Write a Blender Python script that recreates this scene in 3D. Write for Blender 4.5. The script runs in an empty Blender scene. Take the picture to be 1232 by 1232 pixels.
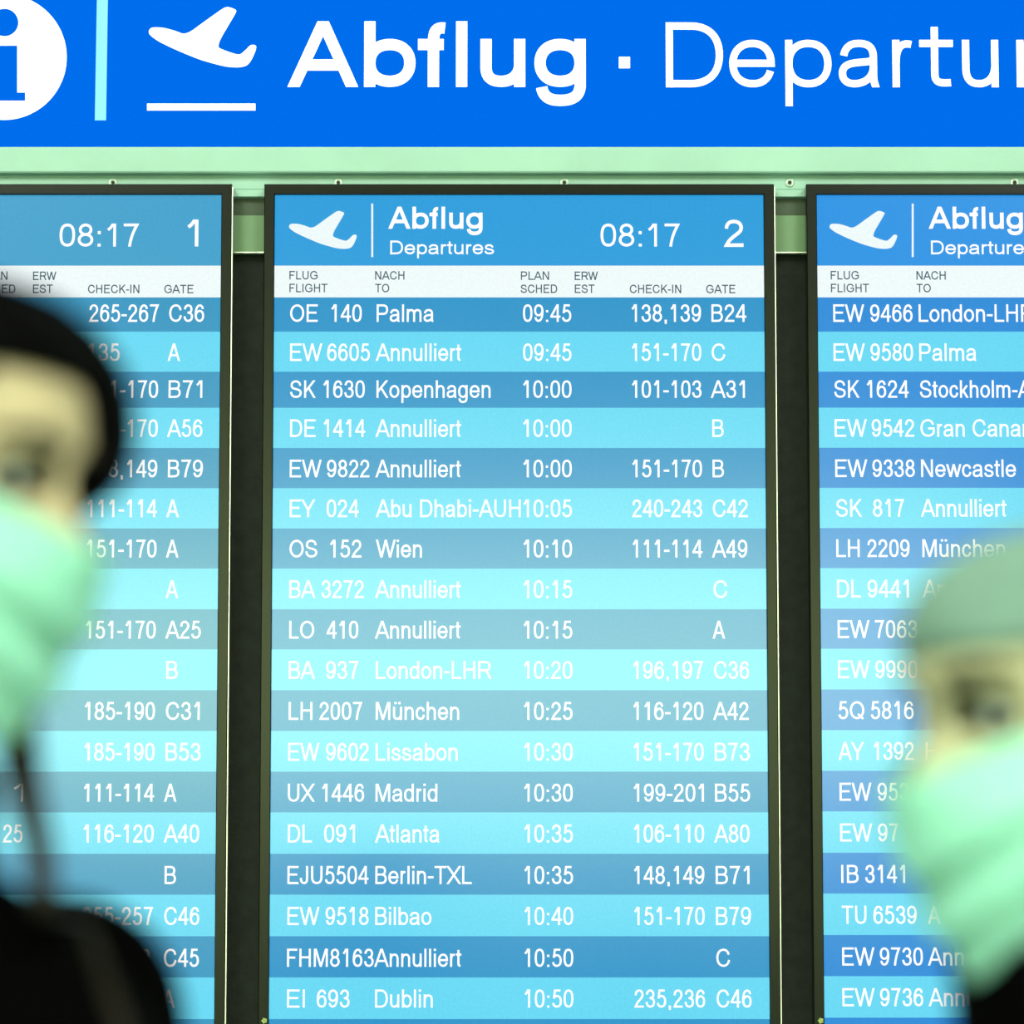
import bpy, bmesh, math, random
from mathutils import Vector, Matrix
random.seed(4)
R = math.radians
C = bpy.context.scene.collection
SC = bpy.context.scene

# ------------------------------------------------------------------ camera, world, lights, exposure
CAM = Vector((0.0, 0.0, 1.40)); PITCH = R(6.7); FPX = 4620.0
cd = bpy.data.cameras.new('camera'); cam = bpy.data.objects.new('camera', cd); C.objects.link(cam)
cam.location = CAM; cam.rotation_euler = (math.pi/2 + PITCH, 0, 0)
cd.sensor_width = 36.0; cd.sensor_fit = 'HORIZONTAL'; cd.lens = 36.0*FPX/1232.0
cd.clip_start = 0.05; cd.clip_end = 200
cd.dof.use_dof = True; cd.dof.focus_distance = 5.35; cd.dof.aperture_fstop = 4.4; cd.dof.aperture_blades = 0
SC.camera = cam
wd = bpy.data.worlds.new('world'); SC.world = wd; wd.use_nodes = True
wd.node_tree.nodes['Background'].inputs[0].default_value = (0.5, 0.6, 0.5, 1)
wd.node_tree.nodes['Background'].inputs[1].default_value = 0.3
SC.view_settings.view_transform = 'Standard'; SC.view_settings.look = 'None'
SC.view_settings.gamma = 1.0; SC.view_settings.use_curve_mapping = False
SC.view_settings.exposure = 0.0
def area(name, loc, rot, sx, sy, power, col):
    l = bpy.data.lights.new(name, 'AREA'); l.shape = 'RECTANGLE'; l.size = sx; l.size_y = sy
    l.energy = power; l.color = col
    o = bpy.data.objects.new(name, l); C.objects.link(o); o.location = loc; o.rotation_euler = rot
    return o
GREEN = (0.92, 1.0, 0.84)
for (x, y, p) in ((-3.2, -1.0, 265), (3.2, -1.0, 265), (-3.4, -3.0, 325), (3.4, -3.0, 325), (-3.2, -5.5, 530), (3.2, -5.5, 530)):
    area('ceiling_lamp', (x, y, 5.9), (0, 0, 0), 2.4, 1.6, p, GREEN)

# ------------------------------------------------------------------ helpers
def plane_pt(px, py, Y):
    """photograph pixel -> point of the vertical plane y = Y"""
    dx = (px-616.0)/FPX; dz = -(py-616.0)/FPX
    c, s = math.cos(PITCH), math.sin(PITCH)
    d = Vector((dx, c - dz*s, s + dz*c))
    return CAM + d*(Y/d.y)
def tag(o, label=None, cat=None, group=None, kind=None):
    if label: o['label'] = label
    if cat: o['category'] = cat
    if group: o['group'] = group
    if kind: o['kind'] = kind
    return o
def empty(name, loc, label, cat, group=None):
    o = bpy.data.objects.new(name, None); C.objects.link(o); o.location = loc; o.empty_display_size = .05
    return tag(o, label, cat, group)
def link(name, me, mat, parent=None, kind=None, label=None):
    o = bpy.data.objects.new(name, me); C.objects.link(o)
    if mat is not None and not me.materials: me.materials.append(mat)
    if parent is not None:
        o.parent = parent
        bpy.context.view_layer.update()
        o.matrix_parent_inverse = parent.matrix_world.inverted()
    if kind: o['kind'] = kind
    if label: o['label'] = label
    return o
def add_box(bm, x0, x1, y0, y1, z0, z1, bev=0.0):
    b = bmesh.new()
    vs = [b.verts.new((x, y, z)) for x in (x0, x1) for y in (y0, y1) for z in (z0, z1)]
    for f in ((0,1,3,2), (4,6,7,5), (0,4,5,1), (2,3,7,6), (0,2,6,4), (1,5,7,3)):
        b.faces.new([vs[i] for i in f])
    if bev: bmesh.ops.bevel(b, geom=b.edges[:], offset=bev, segments=2, affect='EDGES', profile=.5)
    m = bpy.data.meshes.new('t'); b.to_mesh(m); b.free(); bm.from_mesh(m); bpy.data.meshes.remove(m)
def box_obj(name, dims, mat, parent=None, bev=0.0, kind=None, label=None):
    bm = bmesh.new(); add_box(bm, *dims, bev=bev)
    return mesh_obj(name, bm, mat, parent, kind, label)
def mesh_obj(name, bm, mat, parent=None, kind=None, label=None, smooth=False):
    bmesh.ops.recalc_face_normals(bm, faces=bm.faces[:])
    me = bpy.data.meshes.new(name); bm.to_mesh(me); bm.free()
    if smooth:
        for p in me.polygons: p.use_smooth = True
    return link(name, me, mat, parent, kind, label)

def srgb(r, g, b):
    f = lambda v: (v/255/12.92) if v/255 <= .04045 else ((v/255+.055)/1.055)**2.4
    return (f(r), f(g), f(b))
def mat(name, col, rough=.5, metal=0.0, noise=None, bump=None, emit=None, estr=1.0, spec=.5, sss=0.0, sheen=0.0, enoise=None):
    m = bpy.data.materials.new(name); m.use_nodes = True; nt = m.node_tree; b = nt.nodes['Principled BSDF']
    b.inputs['Base Color'].default_value = (*col, 1); b.inputs['Roughness'].default_value = rough
    b.inputs['Metallic'].default_value = metal; b.inputs['Specular IOR Level'].default_value = spec
    tc = nt.nodes.new('ShaderNodeTexCoord')
    def ramped(base, scale, amt, socket, det=4):
        n = nt.nodes.new('ShaderNodeTexNoise'); n.inputs['Scale'].default_value = scale; n.inputs['Detail'].default_value = det
        nt.links.new(tc.outputs['Object'], n.inputs['Vector'])
        r = nt.nodes.new('ShaderNodeValToRGB'); r.color_ramp.elements[0].position = .3; r.color_ramp.elements[1].position = .7
        r.color_ramp.elements[0].color = (*[max(0, c*(1-amt)) for c in base], 1)
        r.color_ramp.elements[1].color = (*[c*(1+amt) for c in base], 1)
        nt.links.new(n.outputs[0], r.inputs[0]); nt.links.new(r.outputs[0], socket)
    if noise: ramped(col, noise[0], noise[1], b.inputs['Base Color'])
    if bump:
        n = nt.nodes.new('ShaderNodeTexNoise'); n.inputs['Scale'].default_value = bump[0]; n.inputs['Detail'].default_value = 3
        nt.links.new(tc.outputs['Object'], n.inputs['Vector'])
        bp = nt.nodes.new('ShaderNodeBump'); bp.inputs['Strength'].default_value = bump[1]; bp.inputs['Distance'].default_value = .002
        nt.links.new(n.outputs[0], bp.inputs['Height']); nt.links.new(bp.outputs[0], b.inputs['Normal'])
    if emit is not None:
        b.inputs['Emission Color'].default_value = (*emit, 1); b.inputs['Emission Strength'].default_value = estr
        if enoise: ramped(emit, enoise[0], enoise[1], b.inputs['Emission Color'], 2)
    if sss: b.inputs['Subsurface Weight'].default_value = sss; b.inputs['Subsurface Radius'].default_value = (.01, .005, .003)
    if sheen: b.inputs['Sheen Weight'].default_value = sheen
    return m
SR = .15
def screen_mat(name, rgb, k=1.0):
    return mat(name, (.01, .012, .014), SR, emit=srgb(*rgb), estr=k, enoise=(260, .035), spec=.5)

M = {}
M['sign_blue'] = mat('sign_blue', (.0, .004, .03), .6, emit=srgb(0, 108, 233), enoise=(420, .05), spec=.0)
M['sign_white'] = mat('sign_white', (.5, .5, .5), .5, emit=(1, 1, 1), estr=1.1, spec=.2)
M['sign_cyan'] = mat('sign_cyan', (.05, .1, .1), .5, emit=srgb(148, 238, 246), spec=.1)
M['beam'] = mat('painted_metal', (.40, .67, .55), .45, noise=(9, .05), bump=(300, .1))
M['rail'] = mat('rail_metal', (.19, .34, .17), .5, noise=(14, .10))
M['rail_dark'] = mat('rail_dark', (.05, .085, .045), .5, noise=(20, .1))
M['back'] = mat('dark_panel', (.013, .018, .012), .6, noise=(60, .25), bump=(220, .3), spec=.25)
M['bezel'] = mat('black_bezel', (.002, .004, .003), .22, noise=(300, .2), spec=.25)
M['strip'] = mat('bright_strip', (.9, .9, .85), .3, metal=.6)
M['steel'] = mat('screw_steel', (.65, .75, .68), .3, metal=.8)
M['hole'] = mat('screw_socket', (.01, .012, .01), .6)
M['led'] = mat('yellow_sticker', (.32, .40, .10), .5, noise=(900, .8))
M['text'] = screen_mat('text_white', (255, 255, 255), 1.05)
M['slate'] = screen_mat('text_slate', (60, 82, 104))
M['band'] = screen_mat('header_white', (236, 246, 248))

# ------------------------------------------------------------------ stroke lettering
XH = .73
def EL(cx, cy, rx, ry):
    k = .56
    return f"M {cx} {cy-ry} C {cx+rx*k} {cy-ry} {cx+rx} {cy-ry*k} {cx+rx} {cy} C {cx+rx} {cy+ry*k} {cx+rx*k} {cy+ry} {cx} {cy+ry} C {cx-rx*k} {cy+ry} {cx-rx} {cy+ry*k} {cx-rx} {cy} C {cx-rx} {cy-ry*k} {cx-rx*k} {cy-ry} {cx} {cy-ry} Z"
ST = "M 0 -20 L 0 120 "; STX = "M 0 -20 L 0 x "
BOWL = "M 0 36.5 C 0 60 20 73 50 73 C 82 73 100 58 100 36.5 C 100 15 82 0 50 0 C 20 0 0 13 0 36.5 "
DOWL = "M 100 36.5 C 100 60 80 73 50 73 C 18 73 0 58 0 36.5 C 0 15 18 0 50 0 C 80 0 100 13 100 36.5 "
UU = "M 0 x L 0 28 C 0 9 15 0 45 0 C 78 0 96 12 100 30 M 100 x L 100 -20 "
SIX = [("M", 95, 77), ("C", 90, 92, 76, 100, 54, 100), ("C", 18, 100, 0, 75, 0, 40), ("C", 0, 14, 20, 0, 52, 0), ("C", 82, 0, 100, 13, 100, 32), ("C", 100, 52, 82, 64, 54, 64), ("C", 28, 64, 8, 54, 0, 34)]
def six(flip):
    out = []
    for c in SIX:
        v = [100-q if flip else q for q in c[1:]]
        out.append(c[0] + ' ' + ' '.join(map(str, v)))
    return ' '.join(out)
# glyph: advance, left bearing, right bearing, top, bottom, path
G = {
'A': (.93, .0, .0, 1, 0, "M -8 -16 L 50 108 L 108 -16 M 17 30 L 83 30"),
'B': (.93, .11, .06, 1, 0, ST+"M 0 100 L 50 100 C 80 100 92 92 92 77 C 92 61 80 53 50 53 L 0 53 M 50 53 C 84 53 100 44 100 27 C 100 9 84 0 50 0 L 0 0"),
'C': (1.0, .06, .05, 1, 0, "M 96 69 C 91 89 76 100 52 100 C 20 100 0 79 0 50 C 0 21 20 0 52 0 C 77 0 94 13 99 36"),
'D': (1.0, .11, .06, 1, 0, ST+"M 0 100 L 42 100 C 80 100 100 81 100 50 C 100 19 80 0 42 0 L 0 0"),
'E': (.93, .11, .06, 1, 0, ST+"M 0 100 L r 100 M 0 0 L r 0 M 0 53 L 97 53"),
'F': (.85, .11, .04, 1, 0, ST+"M 0 100 L r 100 M 0 51 L 88 51"),
'G': (1.09, .06, .08, 1, 0, "M 95 71 C 89 90 74 100 52 100 C 20 100 0 80 0 50 C 0 20 20 0 52 0 C 72 0 90 8 100 20 L 100 47 L 55 47"),
'H': (1.0, .11, .11, 1, 0, ST+"M 100 -20 L 100 120 M 0 53 L 100 53"),
'I': (.39, .13, .13, 1, 0, "M 50 -20 L 50 120"),
'J': (.70, .03, .10, 1, 0, "M 100 120 L 100 28 C 100 8 84 0 52 0 C 20 0 3 10 0 32"),
'K': (.93, .11, .0, 1, 0, ST+"M 100 112 L 0 31 M 34 60 L 104 -14"),
'L': (.78, .10, .04, 1, 0, ST+"M 0 0 L r 0"),
'M': (1.16, .10, .10, 1, 0, ST+"M 100 -20 L 100 120 M 2 116 L 50 -4 L 98 116"),
'N': (1.0, .11, .11, 1, 0, ST+"M 100 -20 L 100 120 M 1 107 L 99 -7"),
'O': (1.09, .06, .06, 1, 0, EL(50, 50, 50, 50)),
'P': (.93, .11, .06, 1, 0, ST+"M 0 100 L 55 100 C 86 100 100 91 100 73 C 100 54 86 45 55 45 L 0 45"),
'Q': (1.09, .06, .06, 1, -.06, EL(50, 50, 50, 50)+" M 58 26 L 99 -5"),
'R': (1.0, .11, .02, 1, 0, ST+"M 0 100 L 55 100 C 82 100 94 91 94 74 C 94 56 82 48 55 48 L 0 48 M 50 48 C 74 46 80 24 104 -12"),
'S': (.93, .06, .06, 1, 0, "M 94 72 C 92 90 75 100 50 100 C 22 100 5 90 5 74 C 5 58 22 55 50 50 C 80 45 100 42 100 26 C 100 9 80 0 50 0 C 20 0 2 11 0 32"),
'T': (.85, .03, .03, 1, 0, "M l 100 L r 100 M 50 100 L 50 -20"),
'U': (1.0, .11, .11, 1, 0, "M 0 120 L 0 38 C 0 12 18 0 50 0 C 82 0 100 12 100 38 L 100 120"),
'V': (.93, .0, .0, 1, 0, "M -6 114 L 50 -8 L 106 114"),
'W': (1.32, .01, .01, 1, 0, "M -3 114 L 25 -6 L 50 106 L 75 -6 L 103 114"),
'X': (.93, .0, .0, 1, 0, "M -6 110 L 106 -10 M 106 110 L -6 -10"),
'Y': (.93, .0, .0, 1, 0, "M -7 112 L 50 40 L 107 112 M 50 45 L 50 -20"),
'Z': (.85, .02, .02, 1, 0, "M 3 100 L 97 100 L 0 0 L r 0"),
'0': (.777, .06, .06, 1, 0, "M 50 0 C 86 0 100 18 100 50 C 100 82 86 100 50 100 C 14 100 0 82 0 50 C 0 18 14 0 50 0 Z"),
'1': (.777, .15, .26, 1, 0, "M 100 -20 L 100 120 M -14 76 C 18 81 52 91 76 108"),
'2': (.777, .05, .07, 1, 0, "M 4 70 C 5 90 22 100 50 100 C 80 100 97 89 97 72 C 97 48 30 40 4 0 L r 0"),
'3': (.777, .06, .06, 1, 0, "M 3 75 C 9 92 25 100 48 100 C 76 100 92 90 92 76 C 92 60 78 53 42 53 M 40 53 C 80 53 100 44 100 27 C 100 9 78 0 48 0 C 20 0 4 9 0 29"),
'4': (.777, .03, .04, 1, 0, "M 78 -20 L 78 120 M 84 112 L -2 29 M l 27 L r 27"),
'5': (.777, .06, .06, 1, 0, "M 94 100 L 24 100 L 10 50 M 13 55 C 22 63 34 66 49 66 C 82 66 100 53 100 33 C 100 12 80 0 48 0 C 20 0 5 8 1 23"),
'6': (.777, .06, .06, 1, 0, six(False)),
'7': (.777, .07, .07, 1, 0, "M l 100 L 97 100 C 70 70 45 38 36 -15"),
'8': (.777, .06, .06, 1, 0, EL(50, 76.5, 42, 23.5)+' '+EL(50, 26.5, 50, 26.5)),
'9': (.777, .06, .06, 1, 0, six(True)),
':': (.39, .13, .13, 1, 0, "D 50 0 D 50 62"),
',': (.39, .13, .13, 1, -.2, "D 50 0 M 58 4 L 30 -20"),
'-': (.465, .04, .04, 1, 0, "M l 36 L r 36"),
'.': (.39, .13, .13, 1, 0, "D 50 0"),
' ': (.39, 0, 0, 1, 0, ""),
'a': (.777, .05, .03, XH, 0, "M 4 51 C 9 67 24 73 46 73 C 76 73 88 65 88 48 L 88 15 C 88 6 90 2 95 -8 M 88 43 C 68 35 0 45 0 19 C 0 6 14 0 34 0 C 62 0 88 11 88 32"),
'b': (.777, .09, .05, 1, 0, ST+BOWL),
'c': (.70, .05, .03, XH, 0, "M 96 50 C 91 65 74 73 52 73 C 20 73 0 58 0 36.5 C 0 15 20 0 52 0 C 76 0 94 9 99 27"),
'd': (.777, .05, .09, 1, 0, "M 100 -20 L 100 120 "+DOWL),
'e': (.777, .05, .05, XH, 0, "M 0 37 L 100 37 C 100 59 82 73 51 73 C 20 73 0 58 0 36.5 C 0 14 20 0 52 0 C 76 0 92 8 98 23"),
'f': (.42, .02, .0, 1, 0, "M 48 -20 L 48 76 C 48 94 62 100 104 98 M l 73 L 98 73"),
'g': (.777, .05, .09, XH, -.29, "M 100 95 L 100 -4 C 100 -22 84 -29 50 -29 C 24 -29 8 -24 4 -9 "+DOWL),
'h': (.777, .09, .09, 1, 0, ST+"M 0 43 C 4 62 22 73 52 73 C 86 73 100 62 100 44 L 100 -20"),
'i': (.32, .095, .095, 1, 0, "M 50 -20 L 50 x D 50 100"),
'k': (.70, .09, .0, 1, 0, ST+"M 92 76 L 0 22 M 32 43 L 104 -12"),
'l': (.32, .095, .095, 1, 0, "M 50 -20 L 50 120"),
'm': (1.16, .09, .09, XH, 0, STX+"M 0 46 C 2 64 10 73 26 73 C 43 73 50 64 50 46 L 50 -20 M 50 46 C 52 64 60 73 76 73 C 93 73 100 64 100 46 L 100 -20"),
'n': (.777, .09, .09, XH, 0, STX+"M 0 43 C 4 62 22 73 52 73 C 86 73 100 62 100 44 L 100 -20"),
'o': (.777, .05, .05, XH, 0, EL(50, 36.5, 50, 36.5)),
'p': (.777, .09, .05, XH, -.29, "M 0 -50 L 0 x "+BOWL),
'r': (.465, .09, .0, XH, 0, STX+"M 0 36 C 0 62 30 76 106 71"),
's': (.70, .04, .04, XH, 0, "M 93 52 C 90 66 74 73 50 73 C 24 73 7 67 7 54 C 7 43 22 40 50 36 C 82 32 100 29 100 18 C 100 6 80 0 50 0 C 20 0 4 7 0 22"),
't': (.40, .02, .02, .93, 0, "M 44 110 L 44 18 C 44 3 58 0 104 2 M l 73 L r 73"),
'u': (.777, .09, .09, XH, 0, UU),
'ü': (.777, .09, .09, 1, 0, UU+"D 22 100 D 78 100"),
'v': (.70, .01, .01, XH, 0, "M -6 86 L 50 -8 L 106 86"),
'w': (1.0, .01, .01, XH, 0, "M -4 86 L 25 -6 L 50 78 L 75 -6 L 104 86"),
}
LOWER = set('abcdefghijklmnopqrstuvwxyzü')
def clip_y(poly, lim, keep_above):
    out = []
    n = len(poly)
    for i in range(n):
        a, b = poly[i], poly[(i+1) % n]
        ia = a[1] >= lim if keep_above else a[1] <= lim
        ib = b[1] >= lim if keep_above else b[1] <= lim
        if ia: out.append(a)
        if ia != ib:
            t = (lim-a[1])/(b[1]-a[1]); out.append((a[0]+(b[0]-a[0])*t, lim))
    return out
def stroke(pts, w, closed):
    """offset pairs with mitred joins, as a list of quads"""
    n = len(pts); L, Rr = [], []
    for i in range(n):
        p = pts[i]
        a = pts[i-1] if (i > 0 or closed) else None
        b = pts[(i+1) % n] if (i < n-1 or closed) else None
        ds = []
        for q0, q1 in ((a, p), (p, b)):
            if q0 is None or q1 is None: continue
            dx, dy = q1[0]-q0[0], q1[1]-q0[1]; l = math.hypot(dx, dy)
            if l > 1e-9: ds.append((dx/l, dy/l))
        if len(ds) == 1: nx, ny = -ds[0][1], ds[0][0]; k = 1
        else:
            nx, ny = -(ds[0][1]+ds[1][1]), ds[0][0]+ds[1][0]; l = math.hypot(nx, ny) or 1
            nx /= l; ny /= l; k = 1/max(.18, nx*-ds[0][1]+ny*ds[0][0])
        L.append((p[0]+nx*w/2*k, p[1]+ny*w/2*k)); Rr.append((p[0]-nx*w/2*k, p[1]-ny*w/2*k))
    m = n if closed else n-1
    return [(L[i], L[(i+1) % n], Rr[(i+1) % n], Rr[i]) for i in range(m)]
def glyph_polys(ch, sx, w, seg):
    adv, lsb, rsb, top, bot, path = G[ch]
    W = (adv-lsb-rsb)*sx
    X = lambda t: {'l': 0.0, 'r': W}[t] if t in 'lr' else w/2 + float(t)/100*(W-w)
    knots = [(0, w/2), (XH, XH-w/2)] + ([(1, 1-w/2)] if ch in LOWER else []) if ch in LOWER else [(0, w/2), (1, 1-w/2)]
    if ch in 'gp': knots = [(-.29, -.29+w/2)] + knots
    def Y(t):
        if t == 'x': return XH
        v = float(t)/100
        for i in range(len(knots)-1):
            a, b = knots[i], knots[i+1]
            if v <= b[0] or i == len(knots)-2:
                return a[1] + (v-a[0])/(b[0]-a[0])*(b[1]-a[1])
    tk = path.split(); i = 0; polys = []; cur = []; cl = False
    def flush():
        nonlocal cur
        if len(cur) > 1:
            closed = cl
            if closed and math.dist(cur[0], cur[-1]) < 1e-6: cur = cur[:-1]
            polys.extend(stroke(cur, w, closed))
        cur = []
    while i < len(tk):
        c = tk[i]
        if c == 'M': cl = False; flush(); cur = [(X(tk[i+1]), Y(tk[i+2]))]; i += 3
        elif c == 'L': cur.append((X(tk[i+1]), Y(tk[i+2]))); i += 3
        elif c == 'C':
            p0 = cur[-1]; p = [(X(tk[i+1+2*j]), Y(tk[i+2+2*j])) for j in range(3)]
            for s in range(1, seg+1):
                t = s/seg; u = 1-t
                cur.append(tuple(u**3*p0[q]+3*u*u*t*p[0][q]+3*u*t*t*p[1][q]+t**3*p[2][q] for q in (0, 1)))
            i += 7
        elif c == 'Z': cl = True; flush(); cl = False; i += 1
        elif c == 'D':
            flush(); x, y = X(tk[i+1]), Y(tk[i+2]); d = w*.56
            polys.append(((x-d, y-d), (x-d, y+d), (x+d, y+d), (x+d, y-d))); i += 3
        else: raise ValueError(c)
    flush()
    out = []
    for p in polys:
        q = clip_y(clip_y(list(p), top, False), bot, True)
        if len(q) >= 3: out.append([(a+lsb*sx, b) for a, b in q])
    return out
def text_width(s):
    tot = sum(G[c][0] for c in s); return tot, G[s[0]][1], G[s[-1]][2]
def put_text(acc, s, x0, x1, base, cap, w=.125, seg=6, sx=None):
    """collect the polygons of s between world x0 and x1 on baseline z = base"""
    tot, l, r = text_width(s)
    if sx is None: sx = (x1-x0)/cap/(tot-l-r)
    pen = -l*sx
    for c in s:
        for p in glyph_polys(c, sx, w, seg):
            acc.append([(x0+(pen+a)*cap, base+b*cap) for a, b in p])
        pen += G[c][0]*sx
def polys_mesh(name, polys, Y, depth=.0006):
    """flat polygons of a vertical plane, given the thickness of a printed film"""
    vs, fs = [], []
    for p in polys:
        ar = sum(p[i][0]*p[(i+1) % len(p)][1]-p[(i+1) % len(p)][0]*p[i][1] for i in range(len(p)))
        if abs(ar) < 1e-12: continue
        if ar < 0: p = p[::-1]
        b = len(vs); n = len(p)
        vs += [(x, Y-depth, z) for x, z in p] + [(x, Y, z) for x, z in p]
        fs.append(tuple(range(b, b+n)))
        for i in range(n): j = (i+1) % n; fs.append((b+i, b+n+i, b+n+j, b+j))
    me = bpy.data.meshes.new(name); me.from_pydata(vs, [], fs); me.update()
    return me

# ------------------------------------------------------------------ the hall
hall = mat('hall_plaster', (.52, .58, .48), .8, noise=(2, .06))
floor_m = mat('floor_stone', (.50, .56, .50), .5, noise=(3, .15))
YB = 5.62
box_obj('floor', (-13, 13, -26, YB, -.1, 0), floor_m, kind='structure')
box_obj('ceiling', (-13, 13, -26, YB, 6.0, 6.1), mat('ceiling_dark', (.05, .07, .05), .9, noise=(3, .1), spec=.1), kind='structure')
box_obj('wall_back', (-13, 13, YB, YB+.15, 0, 6.0), hall, kind='structure')
box_obj('wall_left', (-13.15, -13, -26, YB, 0, 6.0), hall, kind='structure')
box_obj('wall_right', (13, 13.15, -26, YB, 0, 6.0), hall, kind='structure')
bm = bmesh.new()
WX0, WX1, WZ0, WZ1 = -9.0, 5.0, 2.8, 5.5
add_box(bm, -13, WX0, -26.15, -26, 0, 6); add_box(bm, WX1, 13, -26.15, -26, 0, 6)
add_box(bm, WX0, WX1, -26.15, -26, 0, WZ0); add_box(bm, WX0, WX1, -26.15, -26, WZ1, 6)
mesh_obj('wall_front', bm, mat('hall_front_wall', (.035, .06, .04), .9, noise=(2, .1), spec=.1), kind='structure')
bm = bmesh.new()
for i in range(8):
    x = WX0+(WX1-WX0)*i/7; add_box(bm, x-.04, x+.04, -26.1, -25.95, WZ0, WZ1)
add_box(bm, WX0, WX1, -26.1, -25.95, WZ0-.05, WZ0+.05); add_box(bm, WX0, WX1, -26.1, -25.95, WZ1-.05, WZ1+.05)
wf = mesh_obj('window_1', bm, mat('window_frame_metal', (.3, .33, .3), .4), kind='structure')
gl = box_obj('pane', (WX0, WX1, -26.09, -26.07, WZ0, WZ1), mat('daylit_glass', (.1, .1, .1), .1, emit=(.80, 1.0, .42), estr=13.5), wf)

# ------------------------------------------------------------------ sign, beam, back panel
YS = 5.305                      # face of the illuminated sign
def S(px, py): p = plane_pt(px, py, YS); return p.x, p.z
zs0 = S(616, 176.5)[1]; zs1 = zs0+.34
sx0 = S(-420, 90)[0]; sx1 = S(1640, 90)[0]
sign = empty('departure_sign', (0, YS, zs0), 'long backlit blue sign reading Abflug Departures above the departure monitors', 'sign')
box_obj('sign_panel', (sx0, sx1, YS, YS+.045, zs0, zs1), M['sign_blue'], sign, bev=.002)
SPX = (S(1216, 90)[0]-S(616, 90)[0])/600.0     # metres per pixel on the sign
box_obj('casing', (sx0-.004, sx1+.004, YS+.006, 5.352, zs0-.0002, zs1+.006), mat('sign_casing', (.30, .38, .32), .45), sign, bev=.002)
def text_on_sign(name, parts, mt=None, label=None):
    acc = []
    for s, x0, x1, base, cap, w in parts:
        put_text(acc, s, S(x0, base)[0], S(x1, base)[0], S(x0, base)[1], cap*SPX, w, seg=14)
    return link(name, polys_mesh(name, acc, YS, .0012), mt or M['sign_white'], sign, label=label)
ABF = (('A', 349.8, 427), ('b', 438, 499.8), ('f', 502.8, 541), ('l', 548.6, 562.2), ('u', 578, 632), ('g', 643, 704.8))
DEP = (('D', 801.2, 870), ('e', 877.6, 932.2), ('p', 945, 1000.6), ('a', 1009.4, 1060.5), ('r', 1074, 1100), ('t', 1106.5, 1147), ('u', 1158, 1201.6), ('r', 1223.5, 1249.5), ('e', 1254.5, 1309), ('s', 1317, 1366))
for ch, xa, xb in ABF: text_on_sign('bold_letter', [(ch, xa, xb, 104.6, 80.5, .168)])
for ch, xa, xb in DEP: text_on_sign('light_letter', [(ch, xa, xb, 105.0, 79.5, .108)])
def poly_on_sign(name, pts, mt, dep=.0012, label=None):
    return link(name, polys_mesh(name, [[S(*p) for p in q] for q in pts], YS, dep), mt, sign, label=label)
poly_on_sign('dot', [[(744.6, 68.6), (758, 68.6), (758, 82.2), (744.6, 82.2)]], M['sign_white'])
poly_on_sign('divider_bar', [[(117.2, -30), (130.2, -30), (127.6, 144.8), (114.2, 144.8)]], M['sign_cyan'], label='pale cyan upright bar')
PL = [(178.9, 38), (181, 34), (187, 33), (197, 33.6), (208, 36.4), (224, 42.3), (249, 24), (268.5, 10.2), (273.5, 8.4), (279, 9.8), (284.6, 12.3), (283.5, 16), (259.6, 56.3),
      (273, 62), (288, 66.6), (294, 62), (301, 54.6), (305, 53.9), (308.5, 55.4), (307.8, 60), (305.5, 66), (301.5, 74), (297, 79), (290, 80.8), (284, 81.2), (273, 80.4), (262, 78),
      (241, 72), (221, 64), (203, 56), (190, 49.4), (182.5, 44), (179.5, 41)]
def ear_clip(pts):
    """triangulate a simple polygon"""
    from mathutils.geometry import tessellate_polygon
    t = tessellate_polygon([[Vector((x, y, 0)) for x, y in pts]])
    return [[pts[i] for i in tri] for tri in t]
def smooth_closed(pts, it=2):
    for _ in range(it):
        o = []
        for i in range(len(pts)):
            a, b = pts[i], pts[(i+1) % len(pts)]
            o += [(a[0]*.8+b[0]*.2, a[1]*.8+b[1]*.2), (a[0]*.2+b[0]*.8, a[1]*.2+b[1]*.8)]
        pts = o
    return pts
PLS = smooth_closed(PL, 2)
poly_on_sign('airplane_pictogram', ear_clip(PLS), M['sign_white'], label='white silhouette of a departing airplane')
poly_on_sign('runway_line', [[(177, 124.8), (307.4, 124.8), (307.4, 133), (177, 133)]], M['sign_white'])
circ = [(4.5+75.8*math.cos(t*math.pi/48), 68.8+75.6*math.sin(t*math.pi/48)) for t in range(96)]
poly_on_sign('information_disc', [circ], M['sign_white'], label='white disc of the information symbol')
idot = [(5.6+16.6*math.cos(t*math.pi/24), 27.4+16.4*math.sin(t*math.pi/24)) for t in range(48)]
poly_on_sign('letter_i', [idot, [(-19, 55.4), (20.8, 55.4), (20.8, 64.9), (-19, 64.9)], [(-9.5, 64.8), (20.8, 64.8), (20.8, 112), (-9.5, 112)], [(-19.5, 111.8), (30.4, 111.8), (30.4, 121.4), (-19.5, 121.4)]],
             M['sign_blue'], .0024, label='blue letter i on the disc')

# beam: one extruded profile, upper face proud, groove, lower flange
YF = 5.307; YFL = 5.325
def zat(py, Y): return plane_pt(616, py, Y).z
z1, z2, z3 = zat(178, YF), zat(207.5, YF), zat(208.5, YF+.02)
z4, z5, z6 = zat(214, YFL), zat(228, YFL), zat(236.5, YFL)
beam = empty('support_beam', (0, YFL, z6), 'pale green metal beam with a grooved lower edge carrying the monitors', 'beam')
prof = [(YF, z1+.02), (YF, z2+.002), (YF+.002, z2), (YFL+.004, z2+.0005), (YFL+.004, z4+.001), (YFL, z4), (YFL, z5+.0008), (YFL+.0015, z5+.0004), (YFL+.0015, z5-.0004), (YFL-.001, z5-.0008), (YFL-.001, z6), (5.352, z6), (5.352, z1+.02)]
bm = bmesh.new()
a = [bm.verts.new((sx0, y, z)) for y, z in prof]; b = [bm.verts.new((sx1, y, z)) for y, z in prof]
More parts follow.
